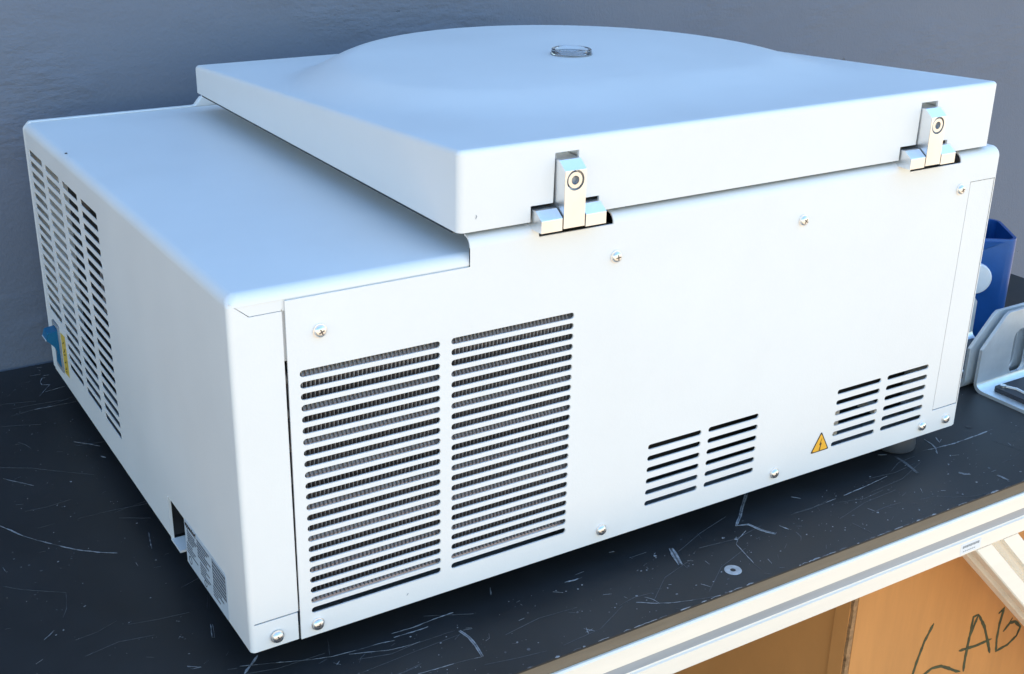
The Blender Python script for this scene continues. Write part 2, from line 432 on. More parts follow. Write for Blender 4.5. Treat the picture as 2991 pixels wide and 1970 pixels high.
SCRATCH=[
 (1.3, 1, [(-0.1049, 0.2996), (-0.0996, 0.2893), (-0.0936, 0.2768), (-0.0844, 0.2623), (-0.0749, 0.2499), (-0.0665, 0.239), (-0.0578, 0.2291), (-0.0468, 0.2194), (-0.0334, 0.2101)]),
 (1.6, 0.8, [(-0.0599, 0.4472), (-0.0554, 0.4387), (-0.052, 0.428)]),
 (0.9, 0.7, [(-0.015, 0.4222), (-0.0047, 0.4118), (0.0034, 0.4013)]),
 (1.4, 0.7, [(-0.0012, 0.381), (0.0024, 0.3761)]),
 (0.7, 0.6, [(-0.0863, 0.3811), (-0.0748, 0.3663), (-0.066, 0.3547)]),
 (0.7, 0.6, [(-0.0031, 0.2282), (-0.0082, 0.2029)]),
 (0.7, 0.7, [(0.0088, 0.1189), (0.0022, 0.1004)]),
 (0.5, 0.5, [(0.0101, 0.1182), (0.0036, 0.0996)]),
 (0.7, 0.7, [(-0.0019, 0.0812), (-0.0066, 0.0652)]),
 (0.5, 0.6, [(-0.0007, 0.0805), (-0.005, 0.0643), (-0.0066, 0.0652)]),
 (1, 0.6, [(-0.101, 0.1305), (-0.1099, 0.1223)]),
 (0.8, 0.9, [(-0.0324, 0.0422), (-0.0242, 0.0366), (-0.0301, 0.0374), (-0.0325, 0.0419)]),
 (1, 0.7, [(-0.0049, 0.04), (-0.002, 0.0434)]),
 (0.4, 0.3, [(-0.0845, 0.4035), (-0.0606, 0.3887), (-0.038, 0.3683), (-0.0154, 0.3486)]),
 (0.5, 0.25, [(-0.0465, 0.2794), (-0.0206, 0.2787), (0.0118, 0.2751)]),
 (0.4, 0.3, [(-0.1208, 0.2069), (-0.1105, 0.196), (-0.0821, 0.1745), (-0.0866, 0.1535), (-0.0919, 0.1429)]),
 (1.2, 0.7, [(-0.0223, 0.0976), (-0.0203, 0.0956)]),
 (1.2, 0.9, [(-0.1155, 0.2338), (-0.1152, 0.2272)]),
 (0.4, 0.25, [(-0.017, 0.2632), (0.0055, 0.2501)]),
 (0.4, 0.2, [(-0.0652, 0.2809), (-0.0792, 0.2804)]),
 (0.9, 0.9, [(-0.0044, 0.5838), (-0.0075, 0.5846), (-0.0116, 0.5737), (-0.0114, 0.567), (-0.0043, 0.5639), (-0.0113, 0.5532), (-0.02, 0.54)]),
 (0.8, 0.9, [(-0.0124, 0.5483), (-0.0016, 0.5504), (0.0087, 0.5525)]),
 (0.6, 0.6, [(-0.0308, 0.5112), (-0.0141, 0.5103), (0.0086, 0.5096)]),
 (0.9, 0.6, [(-0.0175, 0.596), (-0.0067, 0.5956)]),
 (0.8, 0.6, [(-0.006, 0.6138), (-0.0008, 0.6128)]),
 (0.4, 0.3, [(-0.049, 0.5233), (-0.0302, 0.5229), (0.0039, 0.5193)]),
 (0.9, 0.8, [(-0.0058, 0.5893), (0.0006, 0.5896)]),
 (1.6, 0.9, [(0.0144, 0.0296), (0.0062, 0.0216), (-0.0015, 0.0144)]),
 (0.6, 0.7, [(-0.0013, 0.0238), (0.0133, 0.0182), (0.0441, 0.0056), (0.058, 0.0016)]),
 (1.0, 0.9, [(0.058, 0.0016), (0.0747, -0.0006), (0.0923, -0.0016), (0.1044, -0.004)]),
 (1.0, 0.8, [(0.0472, -0.0011), (0.0542, 0.0009)]),
 (1.1, 0.7, [(0.1063, 0.0044), (0.1224, 0.003), (0.1423, 0.0045), (0.1579, 0.0046)]),
 (0.9, 0.7, [(0.1055, -0.0007), (0.1265, -0.0018), (0.1332, -0.0017)]),
 (0.5, 0.6, [(0.0695, -0.0021), (0.096, -0.0123), (0.1132, -0.0147), (0.1315, -0.0152), (0.1474, -0.0157)]),
 (1.9, 0.9, [(0.1503, -0.0174), (0.1523, -0.0274), (0.1518, -0.0381), (0.1493, -0.0521)]),
 (0.6, 0.8, [(0.1493, -0.0521), (0.1314, -0.0491), (0.1138, -0.0477), (0.101, -0.0463)]),
 (0.5, 0.4, [(0.1364, 0.0114), (0.1595, 0.0003), (0.1695, -0.0044)]),
 (0.9, 0.8, [(0.0561, -0.0055), (0.0599, -0.0097)]),
 (0.4, 0.3, [(0.0644, 0.0227), (0.0572, 0.0036)]),
 (0.7, 0.8, [(0.1606, -0.0378), (0.1645, -0.0361), (0.1672, -0.0313)]),
 (1.5, 0.7, [(0.1983, 0.0186), (0.1935, 0.0098)]),
 (4.0, 0.8, [(0.3541, -0.0072), (0.3491, -0.02), (0.3454, -0.0303)]),
 (1, 0.7, [(0.3475, -0.0306), (0.3473, -0.0371)]),
 (1.1, 0.7, [(0.2516, -0.0043), (0.2602, -0.0057), (0.2671, -0.0052)]),
 (0.9, 0.5, [(0.2647, -0.0001), (0.2732, 0.0005)]),
 (0.9, 0.8, [(0.2834, -0.0538), (0.2952, -0.0624), (0.3068, -0.0684), (0.3199, -0.0726), (0.3434, -0.0793)]),
 (0.6, 0.6, [(0.2928, -0.0515), (0.2969, -0.0574), (0.2979, -0.0631)]),
 (1.2, 0.8, [(0.3418, -0.0597), (0.3458, -0.0666)]),
 (1.1, 0.7, [(0.3068, 0.0134), (0.3115, 0.012)]),
 (0.6, 0.8, [(0.2299, -0.0615), (0.2351, -0.0678)]),
 (0.6, 0.8, [(0.2321, -0.0612), (0.2291, -0.0683)]),
 (0.6, 0.8, [(0.2285, -0.0656), (0.2356, -0.0649)]),
 (1, 0.6, [(0.3044, -0.0755), (0.3081, -0.079)]),
 (0.4, 0.4, [(0.3161, -0.0017), (0.3331, -0.0019)]),
 (1, 0.8, [(0.3538, -0.0285), (0.3579, -0.0313)]),
 (0.9, 0.7, [(0.3661, -0.0357), (0.366, -0.0414)]),
 (2.2, 0.75, [(0.4688, 0.0298), (0.4495, 0.014), (0.4378, 0.0033), (0.4244, -0.0071), (0.4347, -0.0107), (0.4377, -0.0232), (0.4442, -0.034)]),
 (1.4, 0.7, [(0.4559, -0.0254), (0.4586, -0.0341)]),
 (1.6, 0.8, [(0.4609, -0.0402), (0.4595, -0.0476), (0.4545, -0.0528)]),
 (0.8, 0.6, [(0.4258, -0.0175), (0.4114, -0.0242), (0.4047, -0.0295), (0.4014, -0.0433), (0.3974, -0.0584)]),
 (0.5, 0.4, [(0.3974, -0.0584), (0.3963, -0.0685)]),
 (0.7, 0.6, [(0.4823, -0.0163), (0.5065, -0.0178), (0.531, -0.0165)]),
 (1.0, 0.7, [(0.5416, -0.0161), (0.5721, -0.0138), (0.602, -0.0105)]),
 (0.9, 0.9, [(0.4989, 0.0059), (0.5044, -0.0004)]),
 (2.6, 0.55, [(0.6386, 0.0128), (0.6366, -0.0021), (0.6314, -0.0205)]),
 (1, 0.6, [(0.6269, 0.0234), (0.6347, 0.0195)]),
 (1.6, 0.8, [(0.6707, 0.0078), (0.6856, 0.0053), (0.7083, 0.003), (0.7403, 0.0034), (0.7687, 0.0048)]),
 (1.4, 0.7, [(0.6909, 0.0239), (0.6888, 0.0127), (0.6856, 0.0053), (0.6777, -0.0037)]),
 (2.6, 0.85, [(0.6654, -0.0387), (0.6677, -0.0434), (0.6723, -0.046)]),
 (2, 0.7, [(0.6924, -0.0598), (0.6935, -0.0716)]),
 (0.5, 0.4, [(0.7466, -0.0112), (0.7544, -0.0418)]),
 (1.2, 0.6, [(0.6241, -0.0532), (0.6275, -0.0557)]),
 (1.2, 0.7, [(0.543, -0.0427), (0.545, -0.0489)]),
 (0.5, 0.5, [(0.5129, -0.0537), (0.5154, -0.073)]),
 (1.2, 0.5, [(0.7208, -0.0418), (0.7246, -0.0475)]),
 (1.1, 0.7, [(0.7092, -0.0233), (0.7136, -0.0264)]),
 (1.2, 0.7, [(0.704, 0.0211), (0.6985, 0.0117), (0.7056, 0.0154)]),
]

mk, ft = MB(), MB()
zt = -H
def tlev(u, v, d): return (u, v, zt + d)
def broken(tgt, pts, w):
    """a scratch that comes and goes: pieces of varying width with a hairline under the gaps"""
    P = [Vector(p) for p in pts]
    D = []
    for a, b in zip(P[:-1], P[1:]):
        n = max(1, int((b - a).length / 0.003)); D += [a.lerp(b, i / n) for i in range(n)]
    D.append(P[-1])
    D = [p + Vector((rnd.gauss(0, .00012), rnd.gauss(0, .00012))) for p in D]
    ribbon(ft, [tuple(p) for p in D], w * 0.4, tlev, 0.0001, 0.0002, 0.5)
    i = 0
    while i < len(D) - 1:
        l = rnd.randint(2, 7)
        if rnd.random() < 0.8: ribbon(tgt, [tuple(p) for p in D[i:i + l + 1]], w * rnd.uniform(0.55, 1.1), tlev, 0.00012, 0.00026, 0.6)
        i += l
for w, b, pts in SCRATCH:
    tgt = mk if b > 0.55 else ft
    w *= 0.001
    if w > 0.0018:                               # wide rubs: two ragged borders and a broken middle
        for off in (-0.36, 0.36, 0.0):
            q = []
            for i, p in enumerate(pts):
                a = Vector(pts[max(0, i - 1)]); c = Vector(pts[min(len(pts) - 1, i + 1)])
                t = (c - a).normalized(); q.append((p[0] - t.y * w * off, p[1] + t.x * w * off))
            ribbon(ft if off == 0 else tgt, q, w * (0.42 if off else 0.3), tlev, 0.0001, 0.00025, 0.6)
    else:
        broken(tgt, pts, w * 0.8)
def blob(mb, x, y, r):
    n = 7
    a0 = rnd.uniform(0, 6.28); el = rnd.uniform(0.35, 1.0); ro = rnd.uniform(-0.5, 0.5)
    pts = []
    for i in range(n):
        a = 2 * math.pi * i / n
        rr = r * rnd.uniform(0.7, 1.2)
        u, v = rr * math.cos(a), rr * el * math.sin(a)
        pts.append((x + u * math.cos(ro) - v * math.sin(ro), y + u * math.sin(ro) + v * math.cos(ro)))
    o = len(mb.v)
    mb.v += [(u, v, zt + 0.0003) for u, v in pts] + [(u, v, zt + 0.0001) for u, v in pts]
    mb.f.append(tuple(range(o, o + n)))
    for i in range(n): mb.f.append((o + i, o + n + i, o + n + (i + 1) % n, o + (i + 1) % n))
last = None
for i in range(1250):
    zone = rnd.random()
    if zone < 0.5: x, y = rnd.uniform(-0.35, 0.0), rnd.uniform(-0.07, 0.61)
    elif zone < 0.85: x, y = rnd.uniform(-0.05, 0.95), rnd.uniform(-0.076, 0.0)
    else: x, y = rnd.uniform(0.70, 1.17), rnd.uniform(-0.07, 0.5)
    if i % 3 == 0 and last:
        x, y = last[0] + rnd.gauss(0, .006), last[1] + rnd.gauss(0, .004)
        if y < TY0 + .002: y = TY0 + .002
    last = (x, y)
    r = min(0.0014, 0.00026 * math.exp(abs(rnd.gauss(0, 0.75))))
    blob(mk if rnd.random() < 0.45 else ft, x, y, r)
for i in range(150):                             # short random nicks
    if rnd.random() < 0.5: x, y = rnd.uniform(-0.35, 0.0), rnd.uniform(-0.07, 0.6)
    else: x, y = rnd.uniform(0.0, 1.0), rnd.uniform(-0.074, -0.004)
    a = rnd.gauss(0.1, 0.7); l = rnd.uniform(0.002, 0.008)
    ribbon(mk if rnd.random() < 0.4 else ft, [(x, y), (x + l * math.cos(a), y + l * math.sin(a))], rnd.uniform(.0003, .0008), tlev, 0.0001, 0.00025, 0.5)
for i in range(70):                              # long hairline rubs
    if rnd.random() < 0.6: x, y = rnd.uniform(-0.4, 0.0), rnd.uniform(-0.07, 0.6)
    else: x, y = rnd.uniform(0.0, 1.0), rnd.uniform(-0.074, -0.004)
    a = rnd.gauss(0.0, 0.25); l = rnd.uniform(0.02, 0.09); bend = rnd.uniform(-.1, .1) * l
    ribbon(ft, [(x, y), (x + l * .5 * math.cos(a) - bend * math.sin(a), y + l * .5 * math.sin(a) + bend * math.cos(a)), (x + l * math.cos(a), y + l * math.sin(a))], rnd.uniform(.00015, .0003), tlev, 0.0001, 0.00022, 0.4)
x = 0.05
while x < 0.95:                                  # chipped laminate along the front edge
    l = rnd.uniform(0.002, 0.012)
    if rnd.random() < 0.7:
        ribbon(mk if rnd.random() < .6 else ft, [(x, TY0 + .0004), (x + l * .5, TY0 + rnd.uniform(.0004, .0012)), (x + l, TY0 + .0004)], rnd.uniform(.0005, .0013), tlev, 0.0001, 0.0003, 0.8)
    x += l * rnd.uniform(0.7, 1.5)
for mbx, nm, mm in ((mk, 'scuff_marks', 'mark'), (ft, 'faint_scuff_marks', 'faint')):
    o = bpart(mbx, nm, mm, top, smooth=False)
    o['kind'] = 'stuff'

# ------------------------------------------------------------------ cardboard carton under the bench
carton = thing('cardboard_carton', 'brown cardboard carton with LAB scrawled in marker, under the bench', 'carton', (0.9, 0.2, FLOOR))
bpy.context.view_layer.update()
def cpart(mb, name, m, **k):
    o = mb.build(name, m, None, **k); o.parent = carton
    o.matrix_parent_inverse = carton.matrix_world.inverted(); return o
CX0, CX1, CY0, CY1, CZ0, CZ1 = 0.598, 1.125, 0.0, 0.42, FLOOR, -0.115
cpart(MB().prism([(CX0 + .004, CZ0), (CX1, CZ0), (CX1, CZ1), (CX0 + .004, CZ1)], rear, CY0, CY0 + .004), 'front_panel', 'card', smooth=False)
cpart(MB().box(CX0 + .001, CX0 + .0045, CY0 + .0045, CY1, CZ0, CZ1), 'side_panel', 'card', smooth=False)
cpart(MB().box(CX1 - .004, CX1, CY0 + .0045, CY1, CZ0, CZ1), 'side_panel', 'card', smooth=False)
cpart(MB().box(CX0, CX1, CY1 + .0005, CY1 + .004, CZ0, CZ1), 'back_panel', 'card', smooth=False)
cpart(MB().box(CX0 + .002, CX1 - .002, CY0 + .001, CY1, CZ1 + .0005, CZ1 + .004), 'top_flap', 'card', smooth=False)
cpart(MB().box(CX0 - .0028, CX0 + .0006, CY0 + .0040, CY0 + .021, CZ0, CZ1), 'glued_corner_strip', 'card', smooth=False)
mb = MB()
zz = CZ0
while zz < CZ1 - .006:                           # torn corrugated corner
    l = rnd.uniform(.004, .012); l = min(l, CZ1 - zz)
    mb.box(CX0 - .0016 + rnd.uniform(-.0006, .0006), CX0 + .0036, CY0 + .0004, CY0 + .0038, zz, zz + l)
    zz += l
cpart(mb, 'torn_edge', 'card_e', smooth=False)
LAB=[
  [(0.7222, -0.2345), (0.7118, -0.2537), (0.705, -0.2768), (0.7021, -0.2907), (0.7007, -0.3026), (0.7109, -0.3051), (0.7212, -0.2981), (0.7322, -0.2946), (0.7468, -0.2974), (0.7607, -0.3056), (0.775, -0.315), (0.7819, -0.318)] ,
  [(0.7954, -0.2495), (0.7873, -0.2498), (0.787, -0.2783), (0.7864, -0.3063), (0.7876, -0.3202)] ,
  [(0.7954, -0.2495), (0.7865, -0.2765), (0.7861, -0.3079), (0.7873, -0.3193)] ,
  [(0.7954, -0.2495), (0.8098, -0.2701), (0.8231, -0.2983), (0.8285, -0.3113)] ,
  [(0.7729, -0.2879), (0.8005, -0.2916), (0.8269, -0.2922)] ,
  [(0.8306, -0.2611), (0.839, -0.2566), (0.8362, -0.2747), (0.8365, -0.2966), (0.8396, -0.313), (0.8587, -0.3116), (0.8721, -0.3046), (0.8759, -0.294), (0.8642, -0.283), (0.8551, -0.2815), (0.8454, -0.2897)] ,
  [(0.8539, -0.281), (0.858, -0.2758)] ,
]

mb = MB()
for l in LAB: ribbon(mb, l, 0.0034, rear, -0.0004, -0.0001, 0.25)
cpart(mb, 'marker_lettering', 'marker', smooth=False)

# ------------------------------------------------------------------ steel plate carriers and blue bucket behind the centrifuge
def carrier(name, label, y0, dirn, x0, z0):
    t = thing(name, label, 'plate carrier', (x0, y0, z0), 'steel plate carriers beside the centrifuge')
    th, w, hgt, dep = 0.0035, 0.125, 0.083, 0.088
    def P(u, v, d): return (u, d * dirn, v)
    out = [(0, 0.010), (0.0005, 0.047), (0.031, hgt - .003), (0.036, hgt), (w - .036, hgt), (w - .031, hgt - .003), (w - .0005, 0.047), (w, 0.010)]
    hole = slot(0.0, 0.001, 0, 0.001)
    hole = rrect(0.050, w - .050, 0.009, 0.060, 0.010)
    MB().prism(out, P, 0, th, [hole]).build('side_wall', 'steel', t, bevel=0.0007)
    MB().prism(out, P, -dep - th, -dep, [hole]).build('side_wall', 'steel', t, bevel=0.0007)
    mb = MB()
    rows = []
    for k in range(7):                           # bent corner between wall and base, then flat base
        a = math.radians(90 * k / 6)
        rows.append(((0.010 - 0.010 * math.cos(a)), 0.010 - 0.010 * math.sin(a)))
    prof = [(th - d, z) for d, z in rows]
    prof += [(-dep - th + d, z) for d, z in rows[::-1]]
    inner = [(max(-dep, min(0.0, (p[0] - th) * 0.999)) if 0 else p[0], p[1]) for p in prof]
    cen = -dep / 2
    inn = []
    for dpt, z in prof:
        s = 1 if dpt > cen else -1
        inn.append((dpt - s * th * (1 if z > .001 else 1), z + th * (1 - z / 0.010)))
    a = [P(0, z, d) for d, z in prof]; b = [P(w, z, d) for d, z in prof]
    mb.strip(a, b)
    ai = [P(0, z, d) for d, z in inn]; bi = [P(w, z, d) for d, z in inn]
    mb.strip(ai, bi); mb.strip(a, ai); mb.strip(b, bi)
    mb.build('base_channel', 'steel', t)
    pad = MB().prism(rrect(0.012, w - .012, -dep + .012, -.012, .004), lambda u, v, d: (u, v * dirn, d), th + .0004, th + .005).build('rubber_pad', 'pad', t, bevel=0.0008)
    mb = MB()
    pts = [(0.02, -0.018), (0.026, -0.030), (0.024, -0.045), (0.030, -0.060), (0.045, -0.066)]
    ribbon(mb, [(u, v) for u, v in pts], 0.0022, lambda u, v, d: (u, v * dirn, th + .0052 + d), 0, 0.0018, 0.05)
    mb.build('wire_handle', 'knob', t)
    for u, v in ((0.02, -0.018),):
        MB().lathe([(0.0032, 0), (0.0032, .002), (.0015, .0022), (.0001, .0015)], (u, v * dirn, th + .0052), 'z', 16).build('rivet', 'screw', t)
    return t
carrier('plate_carrier', 'steel microplate carrier whose open base faces the bench front edge', 0.0725, 1, 0.825, -H)
carrier('plate_carrier', 'steel microplate carrier between the other carrier and the blue bucket', 0.0850, -1, 0.817, -H)

bucket = thing('rotor_bucket', 'blue anodised rectangular centrifuge bucket with a white side pin', 'bucket', (0.952, 0.228, -H))
bucket.rotation_euler = (0, 0, math.radians(-36))
bw, bd, bh = 0.124, 0.084, 0.119
o_, i_ = rrect(-bw / 2, bw / 2, -bd / 2, bd / 2, 0.013, 6), rrect(-bw / 2 + .004, bw / 2 - .004, -bd / 2 + .004, bd / 2 - .004, 0.0095, 6)
mb = MB()
k = len(o_)
lv = [(o_, 0.0, .985), (o_, 0.003, 1.0), (o_, bh - .0012, 1.0), (o_, bh, .993), (i_, bh, 1.004), (i_, bh - .0012, 1.0), (i_, .008, 1.0)]
o0 = len(mb.v)
for lp, z, s in lv: mb.v += [(u * s, v * s, z) for u, v in lp]
for j in range(len(lv) - 1):
    for i in range(k):
        mb.f.append((o0 + j * k + i, o0 + j * k + (i + 1) % k, o0 + (j + 1) * k + (i + 1) % k, o0 + (j + 1) * k + i))
mb.f.append(tuple(range(o0, o0 + k))[::-1]); mb.f.append(tuple(range(o0 + 6 * k, o0 + 7 * k)))
mb.build('body', 'blue', bucket, angle=40)
MB().lathe([(0.0185, 0), (0.0185, .004), (.017, .006), (.010, .0068), (.0001, .0068)], (0.0185, -bd / 2, 0.0725), '-y', 28).build('pivot_pin', 'knob', bucket)
mb = MB().prism([(-.045, .1075), (.026, .1075), (.046, .1165), (-.045, .1165)], rear, -bd / 2 - .0014, -bd / 2 + .001)
mb.build('grip_ridge', 'blue', bucket, bevel=0.0006)
# ------------------------------------------------------------------ centrifuge
W, D = 0.70, 0.5528
HL, HLF, HH = 0.2553, 0.2502, 0.2677             # low cover top (rear, front), rear deck
cen = thing('benchtop_centrifuge', 'white refrigerated benchtop centrifuge with vented sheet metal rear and hinged lid', 'centrifuge', (0.35, 0.27, -H))
bpy.context.view_layer.update()
CI = cen.matrix_world.inverted()
def part(mb, name, m, parent=None, **k):
    o = mb.build(name, m, None, **k)
    o.parent = parent or cen
    if parent is None: o.matrix_parent_inverse = CI
    return o
def text_part(body, size, name, m, parent, mw, ext=0.00005):
    cu = bpy.data.curves.new(name, 'FONT'); cu.body = body; cu.size = size; cu.extrude = ext; cu.resolution_u = 3; cu.offset = size * 0.03
    tmp = bpy.data.objects.new(name, cu); col.objects.link(tmp)
    bpy.context.view_layer.update()
    me = bpy.data.meshes.new_from_object(tmp.evaluated_get(bpy.context.evaluated_depsgraph_get()))
    bpy.data.objects.remove(tmp)
    me.name = name; me.transform(mw); me.materials.clear(); me.materials.append(M[m])
    o = bpy.data.objects.new(name, me); col.objects.link(o); o.parent = parent
    return o

T = 0.0012                                       # sheet thickness
RB, RS = 0.0075, 0.0034                           # bend radii: top bends, vertical rear corner

# ---- side cover: left side, low top and the bends between them
mb = MB()
cols = [(0.4832, 0.5340), (0.4207, 0.4718), (0.3588, 0.4095), (0.2978, 0.3475)]
holes = []
for ci, (a, b) in enumerate(cols):
    for k in range(16 if ci == 0 else 20):
        holes.append(rrect(a, b, 0.2226 - k * 0.01021, 0.2284 - k * 0.01021, 0.0018, 4))
holes.append(rrect(0.5010, 0.5275, 0.0105, 0.0610, 0.001, 2))
YF = 0.5450
outline = [(RS, 0), (0.1320, 0), (0.1320, 0.0370), (0.1700, 0.0370), (0.1700, 0), (YF, 0), (YF, HL - RB), (RS, HL - RB)]
mb.prism(outline, side, 0.0, 0.0007, holes)
def arc(c, r, a0, a1, n=10): return [(c[0] + r * math.cos(math.radians(a0 + (a1 - a0) * i / n)), c[1] + r * math.sin(math.radians(a0 + (a1 - a0) * i / n))) for i in range(n + 1)]
XE = 0.1671                                      # where the deck step rises
# bend side -> top
ax = arc((RB, HL - RB), RB, 180, 90)
mb.strip([(u, RB, v) for u, v in ax], [(u, YF, v) for u, v in ax])
XU = 0.2020                                      # the low top runs on under the lid
mb.strip([(RB, RB, HL), (XU, RB, HL)], [(RB, YF, HL), (XU, YF, HL)])
# bend top -> rear
ay = arc((RB, HL - RB), RB, 180, 90)
mb.strip([(RB, u, v) for u, v in ay], [(XU, u, v) for u, v in ay])
mb.add([(0.0353, 0.0007, HL - RB + .0004), (XU, 0.0007, HL - RB + .0004), (XU, 0.0007, 0.2400), (0.0353, 0.0007, 0.2400)], [(0, 1, 2, 3)])
# rear corner: vertical bend blending into the two top bends
av = arc((RS, RS), RS, 180, 270)
mb.strip([(u, v, 0) for u, v in av], [(u, v, HL - RB) for u, v in av])
n = 8
rows = []
XE = 0.1671
for i in range(n + 1):                           # height angle
    t = math.radians(90 * i / n)
    rr = RB * math.cos(t)
    row = []
    for j in range(11):
        a = math.radians(180 + 90 * j / 10)
        # radius of the plan corner grows from RS (bottom) to RB (top) so the patch meets both bends
        ccx = RB; r0 = RS + (RB - RS) * (i / n)
        px = max(RB - rr, 0)
        cx = px + r0 * (1 - i / n) + (RB - px) * (i / n)
        row.append((cx + (cx - px) * math.cos(a), cx + (cx - px) * math.sin(a), HL - RB + RB * math.sin(t)))
    rows.append(row)
for i in range(n): mb.strip(rows[i], rows[i + 1])
for i in range(n):                               # side fillers between the corner patch and the straight bends
    mb.strip([rows[i][0], (rows[i][0][0], RB, rows[i][0][2])], [rows[i + 1][0], (rows[i + 1][0][0], RB, rows[i + 1][0][2])])
    mb.strip([rows[i][-1], (RB, rows[i][-1][1], rows[i][-1][2])], [rows[i + 1][-1], (RB, rows[i + 1][-1][1], rows[i + 1][-1][2])])
# lip of the top that folds over the rear, with its diagonal cut
mb.prism([(0.0010, 0.2516 - .0003), (0.0138, 0.2406), (0.0340, 0.2406), (0.0352, 0.2418), (0.0352, HL - RB), (0.0040, HL - RB)], rear, 0.0003, 0.0003 + T)
for i, (x, y, z) in enumerate(mb.v):             # the low top falls slightly towards the front
    if z > 0.236: mb.v[i] = (x, y, z - (HL - HLF) * y / D)
cover = part(mb, 'side_cover', 'white', angle=30)
# rear return flange of the side cover
mb = MB().prism([(RS, 0.0224), (0.0346, 0.0224), (0.0346, 0.2398), (0.0338, 0.2402), (0.0136, 0.2402), (RS, 0.2490)], rear, 0.0, T)
part(mb, 'rear_flange', 'white', cover, smooth=False)
mb = MB().prism([(RS, 0.0), (0.0340, 0.0), (0.0340, 0.0214), (RS, 0.0214)], rear, 0.0, T)
part(mb, 'corner_tab', 'white', cover, smooth=False)
# backing strip behind the seam at the upper part
mb = MB().box(0.0300, 0.0400, 0.0022, 0.0030, 0.206, 0.246)
part(mb, 'seam_backing', 'white', cover, smooth=False)
# folded rim of the mains inlet
mb = MB()
mb.box(-0.0006, 0.0016, 0.1688, 0.1700, -0.0014, 0.0372)
mb.box(-0.0006, 0.010, 0.1480, 0.1687, -0.0014, 0.0003)
part(mb, 'inlet_rim', 'white', cover, smooth=False)
mb = MB().box(0.0125, 0.05, 0.128, 0.1700, 0.002, 0.0368)
mb.box(0.0018, 0.05, 0.1701, 0.1712, 0.002, 0.0368)
inlet = part(mb, 'mains_inlet', 'black')
mb = MB().prism(rrect(0.136, 0.166, 0.007, 0.031, .003), side, 0.0115, 0.0124, [rrect(0.140, 0.162, 0.010, 0.028, .003)])
part(mb, 'inlet_collar', 'black', inlet)
mb = MB().lathe([(.0030, 0), (.0030, -.0012), (.0018, -.002), (.0001, -.002)], (0.0113, 0.1365, 0.0265), 'x', 14)
part(mb, 'inlet_screw', 'screw', inlet)
# power switch
mb = MB().prism(rrect(0.5020, 0.5265, 0.0115, 0.0600, .0008, 2), side, -0.0012, 0.004, [rrect(0.5055, 0.5235, 0.0150, 0.0565, .0008, 2)])
sw = part(mb, 'power_switch', 'grey_pl')
mb = MB()
prof = [(0.0035, 0.016), (-0.0020, 0.0165), (-0.0010, 0.027), (-0.0040, 0.036), (-0.0095, 0.0435), (-0.0125, 0.0465), (-0.0100, 0.0535), (0.0035, 0.0555)]
a = [(x, 0.5062, z) for x, z in prof]; b = [(x, 0.5228, z) for x, z in prof]
mb.strip(a, b); mb.add(a, [tuple(range(8))]); mb.add(b, [tuple(range(8))])
part(mb, 'rocker', 'rocker', sw, bevel=0.0008, angle=50)
mb = MB().box(-0.0128, -0.0122, 0.5062, 0.5228, 0.0461, 0.0469)
part(mb, 'rocker_mark', 'knob', sw, smooth=False)
mb = MB().prism([(0.4975, 0.0135), (0.4800, 0.0145), (0.4800, 0.0575), (0.4975, 0.0560)], side, -0.0003, -0.0001)
yl = part(mb, 'switch_label', 'label_y', None, smooth=False)
mb = MB()
for z0, l in ((.050, .004), (.043, .006), (.0375, .003), (.031, .005), (.024, .005), (.019, .002)):
    ribbon(mb, [(0.4925, z0 - l), (0.4875 + rnd.uniform(-.002, .002), z0 - l * .5), (0.4860, z0)], 0.0012, side, -0.0005, -0.00035, 0.2)
part(mb, 'switch_print', 'ink', yl, smooth=False)

# rating label with its print
mb = MB().prism(rrect(0.0415, 0.1312, 0.0004, 0.0385, 0.004), side, -0.0003, -0.0001)
lab = part(mb, 'rating_label', 'sticker', None, smooth=False)
SX = Matrix(((0, 0, -1, 0), (-1, 0, 0, 0), (0, 1, 0, 0), (0, 0, 0, 1)))   # text frame on the side sheet, read from outside
def on_side(y, z): return Matrix.Translation((-0.0004, y, z)) @ SX
text_part('eppendorf', 0.0058, 'maker_name', 'ink', lab, on_side(0.1296, 0.0335))
mb = MB()
def line(y0, y1, z, hgt):
    y = y0
    while y > y1:
        l = rnd.uniform(.0010, .0042); e = max(y - l, y1)
        mb.box(-0.00048, -0.00036, e, y, z, z + hgt); y = e - rnd.uniform(.0003, .0007)
for i in range(5): line(0.1255, 0.1255 - (0.017, 0.022, 0.019, 0.015, 0.012)[i], 0.0300 - i * 0.0021, 0.0011)
for i in range(4): line(0.1285, 0.1285 - (0.013, 0.020, 0.016, 0.024)[i], 0.0185 - i * 0.0024, 0.0011)
for i in range(6): line(0.1030, 0.1030 - (0.026, 0.022, 0.017, 0.028, 0.020, 0.024)[i], 0.0335 - i * 0.0026, 0.0014)
for i in range(5): line(0.0990, 0.0990 - (0.014, 0.020, 0.012, 0.022, 0.018)[i], 0.0170 - i * 0.0023, 0.0011)
for i in range(7): line(0.0700, 0.0445, 0.0335 - i * 0.0030, 0.0015)
for i in range(8): mb.box(-0.00048, -0.00036, 0.0443, 0.0705, 0.0362 - i * 0.0030, 0.0365 - i * 0.0030)
for yy in (0.0705, 0.0440): mb.box(-0.00048, -0.00036, yy - .0003, yy, 0.0152, 0.0365)
for i in range(4): line(0.0720, 0.0720 - (0.018, 0.022, 0.010, 0.014)[i], 0.0125 - i * 0.0024, 0.0012)
o = part(mb, 'label_print', 'ink_l', lab, smooth=False); o['kind'] = 'stuff'
